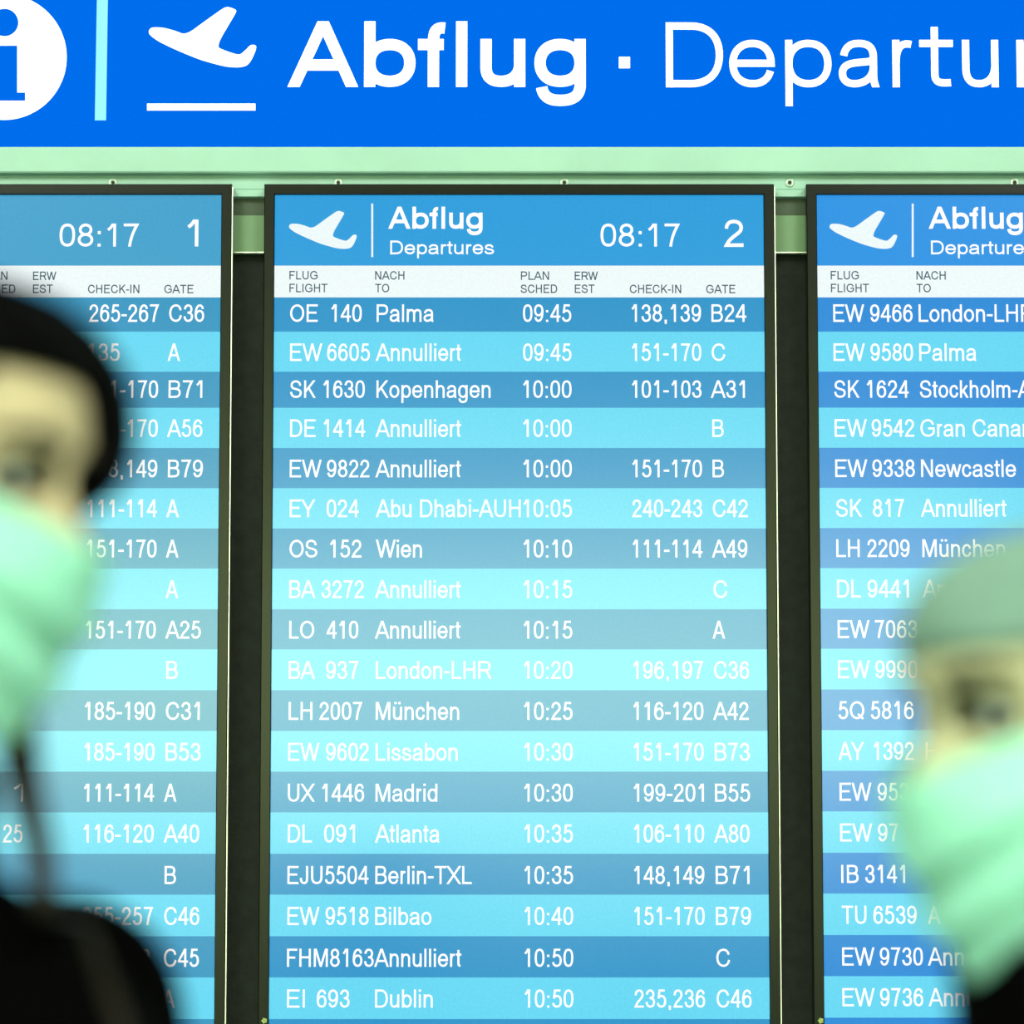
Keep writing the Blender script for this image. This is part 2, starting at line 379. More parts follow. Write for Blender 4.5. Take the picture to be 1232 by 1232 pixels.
for i in range(len(prof)): j = (i+1) % len(prof); bm.faces.new((a[i], a[j], b[j], b[i]))
bm.faces.new(a); bm.faces.new(b[::-1])
mesh_obj('beam_body', bm, M['beam'], beam)
def screw(px, py, Y, par, r=.0064):
    p = plane_pt(px, py, Y)
    bm = bmesh.new(); n = 24
    rings = [(r, 0), (r, -.0016), (r*.88, -.0024), (r*.74, -.0024), (r*.66, -.0012), (r*.55, -.0012), (r*.54, -.0030), (r*.44, -.0030), (r*.42, -.0012)]
    prev = None
    for rr, dy in rings:
        cur = [bm.verts.new((p.x+rr*math.cos(2*math.pi*k/n), Y+dy, p.z+rr*math.sin(2*math.pi*k/n))) for k in range(n)]
        if prev:
            for k in range(n): bm.faces.new((prev[k], prev[(k+1) % n], cur[(k+1) % n], cur[k]))
        prev = cur
    o = mesh_obj('screw', bm, M['steel'], par, smooth=True)
    bm = bmesh.new()
    vs = [bm.verts.new((p.x+r*.42*math.cos(2*math.pi*k/6), Y-.0014, p.z+r*.42*math.sin(2*math.pi*k/6))) for k in range(6)]
    vb = [bm.verts.new((v.co.x, Y-.0002, v.co.z)) for v in vs]
    bm.faces.new(vs); bm.faces.new(vb[::-1])
    for k in range(6): bm.faces.new((vs[k], vb[k], vb[(k+1) % 6], vs[(k+1) % 6]))
    mesh_obj('socket', bm, M['hole'], o)
for px in (-136, 136, 407, 679, 950, 1220.5, 1492): screw(px, 220.0, YFL, beam)

# rail behind the gaps and the dark panel under it
zr0, zr1, zr2 = zat(259, 5.334), zat(304, 5.334), zat(236, 5.339)
rail = empty('mounting_rail', (0, 5.334, zr1), 'green metal rail seen between the monitors below the beam', 'rail')
box_obj('rail_body', (sx0, sx1, 5.334, 5.352, zr1, zr0), M['rail'], rail, bev=.0008)
box_obj('edge_lip', (sx0, sx1, 5.3328, 5.334, zr1-.0006, zr1+.0010), M['strip'], rail)
box_obj('upper_web', (sx0, sx1, 5.339, 5.352, zr0, z6-.0005), M['rail_dark'], rail)
box_obj('back_panel', (sx0, sx1, 5.355, YB-.01, .10, zs1+.02), M['back'], None)
tag(bpy.data.objects['back_panel'], 'black green panel behind the departure monitors', 'panel')

# ------------------------------------------------------------------ monitors
YM = 5.300                      # lit surface of the displays
def W(px, py): p = plane_pt(px, py, YM); return p.x, p.z
MPX = (W(1216, 700)[0]-W(616, 700)[0])/600.0
BND = [357.8, 399, 447.2, 490.6, 539, 587.3, 635.8, 684.1, 733, 781.3, 830.4, 879.4, 928.4, 977.4, 1027.2, 1076.4, 1126.4, 1176, 1226]
BASE = [387.2, 434.3, 478.7, 525.7, 574.3, 622.2, 670.7, 719.5, 768.3, 816.8, 866.1, 915.3, 964.5, 1013.6, 1063.6, 1112.9, 1163.2, 1212.3]
def lerp(a, b, t): return a+(b-a)*t
def tt(y): return (y-377)/823.0
PLSM = [((x-178.9)*.630, (y-8.4)*.630) for x, y in PLS]

def monitor(label, left, right, dark, head, shift0, shift1, rows, clock, number, dy_bot, parts_hidden=False):
    """left/right: edges of the lit picture in pixels at its top; shift: offset of this monitor's columns against the middle one at top and bottom"""
    x0 = left; x1 = right
    zt = W(616, 235)[1]; zb = zt-(x1-x0)*16/9
    m = empty('departure_monitor', ((x0+x1)/2, YM+.06, zb), label, 'monitor', 'departure monitors under the sign')
    bw = .0148
    # bezel: one ring with a chamfered inner edge
    bm = bmesh.new()
    loops = [(bw, YM+.019), (bw, YM-.006), (bw-.0012, YM-.0075), (.0012, YM-.0075), (0, YM-.006), (0, YM+.004)]
    prev = None
    for off, y in loops:
        cur = [bm.verts.new(c) for c in ((x0-off, y, zb-off), (x1+off, y, zb-off), (x1+off, y, zt+off), (x0-off, y, zt+off))]
        if prev:
            for k in range(4): bm.faces.new((prev[k], prev[(k+1) % 4], cur[(k+1) % 4], cur[k]))
        prev = cur
    bz = mesh_obj('bezel', bm, M['bezel'], m)
    box_obj('housing', (x0-bw+.002, x1+bw-.002, YM+.012, YM+.022, zb-bw+.002, zt+bw-.002), M['bezel'], m)
    box_obj('rear_case', (x0+.01, x1-.01, YM+.022, YM+.053, zb+.02, zr1-.01), M['bezel'], m)
    box_obj('edge_strip', (x1+bw+.0002, x1+bw+.0014, YM-.007, YM+.003, zb-bw, zt+bw-.004), M['strip'], m, label='thin bright metal strip along the right side')
    Z = lambda y: W(616, y)[1]
    def band(name, za, zb_, mt, label=None):
        return box_obj(name, (x0, x1, YM, YM+.010, zb_, za), mt, m, label=label)
    sh = lambda y: lerp(shift0, shift1, tt(y))
    def tx(acc, s, xa, xb, base, cap, w=.112, sx=None, seg=6):
        put_text(acc, s, W(xa+sh(base), base)[0], W((xb if xb is not None else xa)+sh(base), base)[0], Z(base), cap*MPX, w, seg, sx)
    def letters(acc, mt, parent, name='lettering'):
        if acc: link(name, polys_mesh(name, acc, YM), mt, parent)
    hb = band('header_bar', zt, Z(319.6), screen_mat('header_blue', head))
    acc = []
    for ch, xa, xb in ABF: tx(acc, ch, 468.3+(xa-349.8)*.3162, 468.3+(xb-349.8)*.3162, 275.2, 27.2, .160, seg=8)
    letters(acc, M['text'], hb, 'title_word'); acc = []
    tx(acc, 'Departures', 469.5, 594.3, 305.9, 16.8, .125, seg=8)
    letters(acc, M['text'], hb, 'title_word')
    acc = []
    tx(acc, clock, 722.6, 817.7, 296.6, 28.2, .115, seg=8); letters(acc, M['text'], hb, 'clock_digits')
    acc = []
    if number == '1': tx(acc, '1', 876.5, 889.5, 296.4, 33, .125, seg=8)
    else: tx(acc, number, 871.3, 894.6, 297, 33.4, .125, seg=8)
    letters(acc, M['text'], hb, 'monitor_number')
    s0 = sh(280)
    link('airplane_pictogram', polys_mesh('airplane_pictogram', [[W(347.7+s0+x, 253.6+y) for x, y in q] for q in ear_clip(PLSM)], YM), M['band'], hb)
    link('divider_line', polys_mesh('divider_line', [[W(446.7+s0, 245), W(449+s0, 245), W(449+s0, 309.3), W(446.7+s0, 309.3)]], YM), M['band'], hb)
    cb = band('column_header', Z(319.6), Z(BND[0]), M['band'], 'white strip with the column titles')
    acc = []
    for s, a, b_, y in (('FLUG', 348.2, 382.2, 336.3), ('FLIGHT', 348.2, 394, 351.7), ('NACH', 451.3, 486.6, 336.5), ('TO', 451.3, 468.4, 351.8), ('PLAN', 626.7, 660.6, 336.8),
                        ('SCHED', 626.4, 670.4, 352.6), ('ERW', 691.4, 719.3, 337), ('EST', 691.5, 715.3, 352.6), ('CHECK-IN', 757.7, 819.6, 352.8), ('GATE', 849.6, 884.7, 352.9)):
        acc = []; tx(acc, s, a, b_, y, 10.5, .135); letters(acc, M['slate'], cb, 'column_title')
    lt = screen_mat('row_light', (94, 211, 242)); dk = screen_mat('row_dark', dark)
    for i in range(20):
        ya = BND[i] if i < 19 else 1276; yb = BND[i+1] if i < 18 else (1276 if i == 18 else None)
        f = lambda y: y-dy_bot*max(0, (y-400)/800)
        za = Z(f(ya)) if i else Z(ya)
        zc = Z(f(yb)) if yb else zb
        if zc < zb: zc = zb
        if za <= zb+.001: break
        r = band('flight_row', za, zc, dk if i % 2 == 0 else lt)
        if i >= len(rows): continue
        code, num, dest, time, chk, gate = rows[i]
        base = f(BASE[i]); t = tt(base); acc = []
        c = 21.4
        if code:
            k = len(code)
            tx(acc, code[0], code[1], code[2], base, c)
        if num: tx(acc, num[0], num[1], num[2], base, c)
        letters(acc, M['text'], r, 'flight_code'); acc = []
        if dest: tx(acc, dest[0], lerp(453.2, 451.3, t) if dest[0] != 'Annulliert' else lerp(452.6, 450.6, t), lerp(453.2, 451.3, t)+dest[1], base, c)
        letters(acc, M['text'], r, 'destination'); acc = []
        if time:
            xa, xb = lerp(629.2, 631.2, t), lerp(687.3, 689.8, t)
            if len(time) < 5:
                tot = text_width('00:00'[:1])[0]
                n = len(time); wdt = {1: 10.6, 2: 23.5, 3: 31}[n]
                xa = xb-wdt
            tx(acc, time, xa, xb, base, c)
        letters(acc, M['text'], r, 'scheduled_time'); acc = []
        if chk:
            xa, xb = lerp(759.6, 763.2, t), lerp(843.4, 848.3, t)
            if chk[0] == '1': xa += .3
            if len(chk) == 7: tx(acc, chk, xa, xb, base, c)
            else: tx(acc, chk, xa+{3: -1, 1: 17}[len(chk)]+(0 if len(chk) == 3 else 55), xa+{3: 37, 1: 27}[len(chk)]+(0 if len(chk) == 3 else 55), base, c)
        letters(acc, M['text'], r, 'check_in_desks'); acc = []
        if gate:
            xa = lerp(855.9, 862.2, t); wd_ = {'A': 14, 'B': 13.6, 'C': 16.6}[gate[0]] if len(gate) == 1 else (40.5 if gate.endswith('1') else 42)
            if gate[0] == 'A': xa -= 1
            tx(acc, gate, xa, xa+wd_, base, c)
        letters(acc, M['text'], r, 'gate_number')
    return m, zb

A_ = ('Annulliert', 101.8)
rows2 = [
 (('OE', 349, 382.2), ('140', 398.6, 435.2), ('Palma', 69), '09:45', '138,139', 'B24'),
 (('EW', 349, 387.4), ('6605', 393.6, 445), A_, '09:45', '151-170', 'C'),
 (('SK', 349, 380), ('1630', 389, 438.8), ('Kopenhagen', 137.2), '10:00', '101-103', 'A31'),
 (('DE', 349, 379.6), ('1414', 389.4, 439.4), A_, '10:00', '', 'B'),
 (('EW', 348.6, 386.6), ('9822', 393.3, 444.4), A_, '10:00', '151-170', 'B'),
 (('EY', 348.6, 378.7), ('024', 393, 431.6), ('Abu Dhabi-AUH', 173.8), '10:05', '240-243', 'C42'),
 (('OS', 348.3, 381.6), ('152', 397, 434.8), ('Wien', 55), '10:10', '111-114', 'A49'),
 (('BA', 348, 379), ('3272', 386.6, 437.7), A_, '10:15', '', 'C'),
 (('LO', 348, 378), ('410', 393, 431), A_, '10:15', '', 'A'),
 (('BA', 347.4, 378.4), ('937', 392.4, 431), ('London-LHR', 138.8), '10:20', '196,197', 'C36'),
 (('LH', 347.4, 375.8), ('2007', 384.2, 435.7), ('München', 100.3), '10:25', '116-120', 'A42'),
 (('EW', 346.7, 384), ('9602', 392.3, 443.7), ('Lissabon', 98.6), '10:30', '151-170', 'B73'),
 (('UX', 346.4, 378.2), ('1446', 387.5, 438), ('Madrid', 74.3), '10:30', '199-201', 'B55'),
 (('DL', 346.4, 375.2), ('091', 390, 427), ('Atlanta', 77.4), '10:35', '106-110', 'A80'),
 (('EJU5504', 345.8, 443.4), None, ('Berlin-TXL', 116), '10:35', '148,149', 'B71'),
 (('EW', 345.8, 384), ('9518', 391.7, 443.4), ('Bilbao', 67.6), '10:40', '151-170', 'B79'),
 (('FHM8163', 345.3, 449.5), None, ('Annulliert', 103.6), '10:50', '', 'C'),
 (('EI', 345.3, 366.7), ('693', 381, 420.5), ('Dublin', 69.4), '10:50', '235,236', 'C46'),
]
N_ = (None, None, None)
rows1 = [N_+('', '265-267', 'C36'), N_+('', '135', 'A'), N_+('', '151-170', 'B71'), N_+('', '151-170', 'A56'), N_+('', '148,149', 'B79'), N_+('', '111-114', 'A'),
 N_+('', '151-170', 'A'), N_+('', '', 'A'), N_+('', '151-170', 'A25'), N_+('', '', 'B'), N_+('', '185-190', 'C31'), N_+('5', '185-190', 'B53'), N_+('1', '111-114', 'A'),
 N_+('25', '116-120', 'A40'), N_+('', '', 'B'), N_+('', '255-257', 'C46'), N_+('', '0', 'C45'), N_+('', '', 'A')]
def r3(code, ca, cb, num, na, nb, dest, dw, i):
    s = lerp(652.0, 667.0, tt(BASE[i]))
    return ((code, ca-s, cb-s), (num, na-s, nb-s) if num else None, (dest, dw) if dest else None, '', '', '')
d3 = [('EW', 1002.6, 1039.6, '9466', 1047, 1098, 'London-LHR', 138.8), ('EW', 1003, 1040.4, '9580', 1047.4, 1098.5, 'Palma', 69), ('SK', 1003.8, 1034.3, '1624', 1043, 1093.4, 'Stockholm-A', 134),
 ('EW', 1004.3, 1042.8, '9542', 1048.9, 1100, 'Gran Canaria', 149), ('EW', 1005, 1043.3, '9338', 1049.8, 1100.7, 'Newcastle', 114), ('SK', 1006, 1037.2, '817', 1050.3, 1087.8, 'Annulliert', 101.8),
 ('LH', 1006.3, 1034.3, '2209', 1043.5, 1094.4, 'München', 99.6), ('DL', 1007.2, 1035.5, '9441', 1044, 1093.4, 'Amsterdam', 121), ('EW', 1008, 1046, '7063', 1052.8, 1103.9, 'H', 15),
 ('EW', 1008.5, 1046.4, '9990', 1053.3, 1103.9, None, 0), ('5Q', 1008.7, 1039.9, '5816', 1047.7, 1099.3, None, 0), ('AY', 1009.4, 1039.3, '1392', 1051.3, 1099.6, 'H', 15),
 ('EW', 1010.2, 1048.4, '9538', 1056, 1106.5, None, 0), ('EW', 1011, 1049.3, '97', 1056.5, 1081, None, 0), ('IB', 1012.3, 1033, '3141', 1041, 1089, None, 0),
 ('TU', 1012.9, 1042.5, '6539', 1051, 1103, 'A', 14), ('EW', 1013.4, 1052, '9730', 1058.7, 1110.4, 'Annulliert', 103), ('EW', 1013.7, 1052.3, '9736', 1059, 1110.8, 'Annulliert', 103)]
rows3 = [r3(*d, i) for i, d in enumerate(d3)]

xl2 = W(331, 235)[0]; xr2 = W(918.2, 235)[0]
xr1 = W(266.8, 235)[0]; xl3 = W(982.2, 235)[0]; wid = xr2-xl2
monitor('middle departure monitor numbered 2 with every column of flights in view', xl2, xr2, (16, 142, 200), (20, 152, 218), 0, 0, rows2, '08:17', '2', 0)
monitor('left departure monitor numbered 1 partly behind the black-haired person', xr1-wid, xr1, (34, 144, 192), (52, 155, 202), -652.3, -665.3, rows1, '08:17', '1', 0)
monitor('right departure monitor cut by the frame and partly behind the person in the knitted hat', xl3, xl3+wid, (8, 132, 214), (16, 142, 226), 652.0, 667.0, rows3, '08:17', '3', 1.6)
# small yellow green stickers near the lower left corners of two monitors
for i, px in enumerate((318, 987.5)):
    p = plane_pt(px, 1228, YM-.008)
    bm = bmesh.new(); n = 10
    vs = [bm.verts.new((p.x+.0045*math.cos(2*math.pi*k/n)*(1 if k % 2 else .7), YM-.0082, p.z+.0045*math.sin(2*math.pi*k/n)*(1 if k % 2 else .7))) for k in range(n)]
    vb = [bm.verts.new((v.co.x, YM-.0074, v.co.z)) for v in vs]
    bm.faces.new(vs); bm.faces.new(vb[::-1])
    for k in range(n): bm.faces.new((vs[k], vb[k], vb[(k+1) % n], vs[(k+1) % n]))
    mon = [o for o in bpy.data.objects if o.get('category') == 'monitor' and ('middle' if i == 0 else 'right ') in o['label']][0]
    mesh_obj('sticker', bm, M['led'], mon, label='tiny yellow green sticker on the bezel')

# ------------------------------------------------------------------ people
# head frame: z = 0 under the chin, +Y forward, +X lateral; all in metres
HT = [(-.002, .046, .000, .010), (.003, .064, .006, .024), (.010, .074, .018, .035), (.020, .079, .032, .044), (.035, .080, .052, .054), (.050, .083, .062, .060), (.070, .089, .070, .0645),
      (.090, .088, .080, .068), (.110, .087, .088, .070), (.130, .091, .094, .0725), (.148, .0925, .098, .0745), (.162, .090, .098, .0745), (.176, .082, .093, .071), (.189, .068, .080, .062),
      (.199, .050, .062, .049), (.205, .030, .040, .031), (.208, .004, .006, .004)]
def prof_at(z):
    if z <= HT[0][0]: return HT[0][1:]
    for a, b in zip(HT, HT[1:]):
        if z <= b[0]:
            t = (z-a[0])/(b[0]-a[0]); return tuple(lerp(a[i], b[i], t) for i in (1, 2, 3))
    return HT[-1][1:]
def g2(x, z, cx, cz, sx, sz): return math.exp(-((x-cx)/sx)**2-((z-cz)/sz)**2)
def skin_pt(z, az, off=0.0, feat=True):
    f, b, w = prof_at(z); n = 2.25
    s, c = math.sin(az), math.cos(az)
    x = (w+off)*math.copysign(abs(s)**(2/n), s); y = ((f if c > 0 else b)+off)*math.copysign(abs(c)**(2/n), c)
    if feat and c > 0:
        d = 0
        nz = max(0, min(1, (.128-z)/.046)) if z > .082 else max(0, 1-(.082-z)/.014)
        d += .021*nz**1.2*math.exp(-(x/(.0075+.006*nz))**2)
        for sg in (-1, 1):
            d += -.0105*g2(x, z, sg*.032, .117, .017, .011) + .0035*g2(x, z, sg*.030, .136, .024, .006)
            d += -.005*g2(x, z, sg*.018, .119, .007, .009)
            d += .006*g2(x, z, sg*.013, .074, .007, .007) + .004*g2(x, z, sg*.045, .088, .018, .016)
        d += .0055*g2(x, z, 0, .056, .020, .0045) + .0065*g2(x, z, 0, .044, .017, .006) - .004*g2(x, z, 0, .050, .02, .002)
        d += .004*g2(x, z, 0, .018, .016, .010)
        y += d
    return Vector((x, y, z))
def grid_loft(bm, rings, cap=True):
    vs = [[bm.verts.new(p) for p in r] for r in rings]
    n = len(vs[0])
    for a, b in zip(vs, vs[1:]):
        for k in range(n): bm.faces.new((a[k], a[(k+1) % n], b[(k+1) % n], b[k]))
    if cap: bm.faces.new(vs[0][::-1]); bm.faces.new(vs[-1])
def capsule(bm, p0, r0, p1, r1, n=16, flat=(1, 1)):
    p0, p1 = Vector(p0), Vector(p1); d = p1-p0; L = d.length
    q = d.to_track_quat('Z', 'Y'); rings = []
    for k in range(1, 6):
        a = -math.pi/2+math.pi/2*k/5; rings.append((r0*math.sin(a), r0*math.cos(a)+1e-5))
    for k in range(0, 5):
        a = math.pi/2*k/5; rings.append((L+r1*math.sin(a), r1*math.cos(a)+1e-5))
    grid_loft(bm, [[p0+q@Vector((rr*math.cos(2*math.pi*k/n)*flat[0], rr*math.sin(2*math.pi*k/n)*flat[1], h)) for k in range(n)] for h, rr in rings])
def chain(bm, pts, n=16):
    for (p, r), (q, s) in zip(pts, pts[1:]): capsule(bm, p, r, q, s, n)
def ellipsoid(bm, c, r, Mx=None, n=20):
    c = Vector(c); rings = []
    for k in range(1, n//2):
        a = -math.pi/2+math.pi*k/(n//2)
        ring = []
        for j in range(n):
            v = Vector((r[0]*math.cos(a)*math.cos(2*math.pi*j/n), r[1]*math.cos(a)*math.sin(2*math.pi*j/n), r[2]*math.sin(a)))
            ring.append(c+(Mx@v if Mx else v))
        rings.append(ring)
    grid_loft(bm, rings)
def slices(bm, tab, n=32, e=2.3):
    rings = []
    for z, w, d, cy in tab:
        ring = []
        for j in range(n):
            s, c = math.sin(2*math.pi*j/n), math.cos(2*math.pi*j/n)
            ring.append(Vector((w*math.copysign(abs(c)**(2/e), c), cy+d*math.copysign(abs(s)**(2/e), s), z)))
        rings.append(ring)
    grid_loft(bm, rings)
def finish(name, bm, mt, parent, voxel=None, smooth_it=0, xf=None, label=None):
    bmesh.ops.recalc_face_normals(bm, faces=bm.faces[:])
    if xf is not None: bm.transform(xf)
    me = bpy.data.meshes.new(name); bm.to_mesh(me); bm.free()
    if voxel:
        t = bpy.data.objects.new('t', me); C.objects.link(t)
        r = t.modifiers.new('r', 'REMESH'); r.mode = 'VOXEL'; r.voxel_size = voxel
        if smooth_it: s = t.modifiers.new('s', 'SMOOTH'); s.iterations = smooth_it; s.factor = .5
        dg = bpy.context.evaluated_depsgraph_get(); ev = t.evaluated_get(dg)
        m2 = bpy.data.meshes.new_from_object(ev); m2.name = name
        bpy.data.objects.remove(t); bpy.data.meshes.remove(me); me = m2; me.materials.clear()
    for p in me.polygons: p.use_smooth = True
    return link(name, me, mt, parent, label=label)

HAIR = mat('black_hair', (.0012, .0012, .0014), .7, bump=(60, .5), spec=.03)
LOCK = mat('brown_lock', (.015, .012, .008), .6, bump=(90, .6), spec=.2)
COAT = mat('black_coat', (.0008, .0008, .0009), .9, bump=(120, .4), spec=.015)
TROU = mat('dark_trousers', (.01, .011, .014), .9, bump=(200, .3), spec=.1)
SHOE = mat('black_shoe', (.01, .01, .01), .4)
MASK = mat('mint_mask', (.48, .95, .78), .85, bump=(500, .15), spec=.1, sss=.35)
LOOP = mat('white_loop', (.75, .80, .75), .8)
SCL = mat('eye_white', (.50, .62, .55), .25); IRIS = mat('dark_iris', (.02, .016, .012), .5); BROW = mat('dark_brow', (.03, .024, .018), .9, spec=.1)

def person(label, eye_px, eye_py, dist, axis_px, side, skin_col, crown=.208, pitch=6, kind='hair'):
    a = R(-104) if side > 0 else R(111)                 # side +1 faces right, -1 faces left
    eye_z = .117
    # head axis point at the eye height, then the chin
    p = plane_pt(axis_px, eye_py, dist)
    chin = p.z-eye_z
    H = chin+crown
    org = Vector((p.x, p.y, 0))
    root = empty('person', (org.x, org.y, 0), label, 'person')
    RZ = Matrix.Translation(org) @ Matrix.Rotation(a, 4, 'Z')
    TZ = Matrix.Translation(org) @ Matrix.Rotation(R(-127) if side > 0 else R(122), 4, 'Z')   # trunk turned a little less than the head
    piv = Vector((0, 0, .03))
    HM = RZ @ Matrix.Translation((0, 0, chin)) @ Matrix.Translation(piv) @ Matrix.Rotation(R(-pitch), 4, 'X') @ Matrix.Translation(-piv)
    SK = mat('skin', skin_col, .55, noise=(30, .05), sss=.15, spec=.25)
    near = side; far = -side
    CORNER_SHADE = mat('inner_eye_shade', tuple(c*.05 for c in skin_col), .7, spec=.1)  # near-black skin tone for the shade painted beside the nose root
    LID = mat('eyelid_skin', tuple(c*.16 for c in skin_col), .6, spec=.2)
    # ---- body: one continuous surface (head, ears, neck, trunk, arms, hands, legs)
    bm = bmesh.new()
    zs = [HT[0][0]+(HT[-1][0]-HT[0][0])*k/70 for k in range(71)]
    hb = bmesh.new(); grid_loft(hb, [[skin_pt(z, 2*math.pi*j/96) for j in range(96)] for z in zs])
    for s in (-1, 1):
        ellipsoid(hb, (s*.072, -.008, .098), (.009, .018, .031), Matrix.Rotation(R(s*14), 3, 'Z'))
        ellipsoid(hb, (s*.079, -.014, .108), (.005, .014, .020), Matrix.Rotation(R(s*24), 3, 'Z'))
    hb.transform(TZ.inverted() @ HM)
    t = bpy.data.meshes.new('t'); hb.to_mesh(t); hb.free(); bm.from_mesh(t); bpy.data.meshes.remove(t)
    sh = chin-.108                                          # shoulder height
    k = H/1.72
    chain(bm, [((0, -.045, sh-.01), .062), ((0, -.035, sh+.06), .054), ((0, -.012, chin+.06), .056)], 24)
    body_tab = [(.50*H, .150, .105, -.03), (.56*H, .158, .112, -.035), (.63*H, .132, .098, -.03), (.70*H, .148, .108, -.03), (.76*H, .160, .115, -.03), (sh-.05, .165, .098, -.04), (sh-.005, .120, .070, -.045), (sh+.02, .065, .055, -.045)]
    slices(bm, body_tab)
    def limbs(bm, g, arms=True, legs=True, hands=True):
        for s in (-1, 1):
            if arms:
                S0, E_, Wr = (s*.165*k, -.035, sh-.042), (s*.205*k, -.045, sh-.31*k), (s*.205*k, .045, sh-.54*k)
                chain(bm, [(S0, .051+g*.9), (E_, .040+g), (Wr, .027+g)])
                if hands:
                    ell = Vector(Wr)
                    capsule(bm, Wr, .026, ell+Vector((0, .030, -.050)), .032, flat=(.55, 1.15))
                    pb = ell+Vector((0, .036, -.075))
                    for q, (oy, ln) in enumerate(((.030, .068), (.010, .076), (-.010, .070), (-.029, .055))):
                        b0 = pb+Vector((0, oy*.9, 0)); b1 = b0+Vector((-s*.004, .006, -ln*.5)); b2 = b1+Vector((-s*.014, -.002, -ln*.45))
                        chain(bm, [(b0, .0088), (b1, .0080), (b2, .0068)], 10)
                    t0 = ell+Vector((-s*.004, .048, -.030)); t1 = t0+Vector((-s*.008, .022, -.030)); t2 = t1+Vector((-s*.006, .006, -.026))
                    chain(bm, [(t0, .011), (t1, .0095), (t2, .0080)], 10)
            if legs:
                fy = .10*s
                chain(bm, [((s*.085, -.03, .50*H), .085+g), ((s*.090, fy*.5-.01, .28*H), .056+g), ((s*.092, fy-.05, .065), .038+g)])
                if hands: capsule(bm, (s*.092, fy-.05, .042), .036, (s*.10, fy+.10, .034), .030, flat=(1.1, .85))
    limbs(bm, 0)
    finish('body', bm, SK, root, voxel=.0042, smooth_it=2, xf=TZ)
    # ---- eyes, lids, brows
    for s in (-1, 1):
        c = Vector((s*.0305, .0642, .1165)); look = Vector((-side*.22, 1, .04)).normalized()
        bm = bmesh.new(); ellipsoid(bm, c, (.0142, .0138, .0136), n=32)
        e = finish('eye', bm, SCL, root, xf=HM)
        bm = bmesh.new(); q = look.to_track_quat('Z', 'Y')
        rings = []
        for r_ in (.0060, .0055, .0045, .0032, .0018, .0003):
            h = math.sqrt((.0148)**2-r_*r_)
            rings.append([c+q@Vector((r_*math.cos(2*math.pi*j/20), r_*math.sin(2*math.pi*j/20), h)) for j in range(20)])
        grid_loft(bm, rings); finish('iris', bm, IRIS, e, xf=HM)
        # lids hug the eyeball above and below the slit
        for up in (1, -1):
            bm = bmesh.new(); rings = []
            for i in range(9):
                v = i/8
                ring = []
                for j in range(17):
                    u = -1+2*j/16; az = u*R(88)
                    slit = (R(33) if up > 0 else R(-28))*max(0, 1-abs(az/R(66))**2.2)
                    el = lerp(slit, up*R(72), v)
                    r_ = .0153
                    ring.append(c+Vector((r_*math.sin(az)*math.cos(el), r_*math.cos(az)*math.cos(el), r_*math.sin(el))))
                rings.append(ring)
            vs = [[bm.verts.new(p) for p in r_] for r_ in rings]
            for p_, q_ in zip(vs, vs[1:]):
                for j in range(16): bm.faces.new((p_[j], p_[j+1], q_[j+1], q_[j]))
            bmesh.ops.solidify(bm, geom=bm.faces[:], thickness=.0012)
            finish('eyelid', bm, LID, root, xf=HM)
            bm = bmesh.new(); pts = []
            for j in range(13):
                az = (-1+2*j/12)*R(64); el = (R(33) if up > 0 else R(-28))*max(0, 1-abs(az/R(66))**2.2)
                pts.append((c+Vector((0.0159*math.sin(az)*math.cos(el), 0.0159*math.cos(az)*math.cos(el), 0.0159*math.sin(el))), .0030 if up > 0 else .0018))
            chain(bm, pts, 8); finish('eyelashes', bm, BROW, root, xf=HM)
        bm = bmesh.new(); rings = []  # dark patch over the skin, painting the shade of the inner socket
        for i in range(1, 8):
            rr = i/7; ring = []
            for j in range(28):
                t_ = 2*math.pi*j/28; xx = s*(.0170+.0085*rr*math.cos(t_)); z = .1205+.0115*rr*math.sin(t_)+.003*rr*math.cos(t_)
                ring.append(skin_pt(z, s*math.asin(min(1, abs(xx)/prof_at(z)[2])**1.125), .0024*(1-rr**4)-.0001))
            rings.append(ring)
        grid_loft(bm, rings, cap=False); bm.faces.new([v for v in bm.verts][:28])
        finish('eye_corner_shade', bm, CORNER_SHADE, root, xf=HM, label='shade painted at the inner corner of the eye')
        bm = bmesh.new(); pts = []
        for j in range(9):
            u = j/8; x = s*(.012+.040*u); z = .1335+.006*math.sin(u*2.3)-.003*u
            az = math.asin(max(-1, min(1, x/prof_at(z)[2])))
            pts.append((skin_pt(z, az, .0005), .0012+.0026*math.sin(math.pi*min(1, u*.8+.2))))
        chain(bm, pts, 8); finish('eyebrow', bm, BROW, root, xf=HM)
    # ---- mask: pleated cloth shell over nose and chin, with two ear loops
    bm = bmesh.new(); NU, NV = 60, 64
    FP = [(-.010, .066), (.000, .078), (.015, .087), (.035, .094), (.055, .103), (.070, .1100), (.080, .1120), (.088, .1065), (.102, .099), (.12, .093)]
    def fprof(z):
        for p_, q_ in zip(FP, FP[1:]):
            if z <= q_[0]: return lerp(p_[1], q_[1], (z-p_[0])/(q_[0]-p_[0]))
        return FP[-1][1]
    def mpt(u, v):
        az = u*R(74); e_ = abs(u)**1.6
        zt = .086+.035*abs(u)**1.15; zb = -.010+.036*e_
        z = lerp(zt, zb, v)
        W_ = prof_at(max(z, .004))[2]+.004+.005*(1-e_)
        F = fprof(z)
        ph = v*3.4-.35; fr = ph-math.floor(ph)
        pl = .0065*(fr-.5)*(1-e_*.5)*min(1, v*6)*min(1, (1-v)*5)
        zz = z-.008*(fr**3)*(1-e_)*(1 if .1 < v < .95 else 0)
        return Vector(((W_+pl)*math.sin(az), (F+pl)*math.cos(az)**.9, zz))
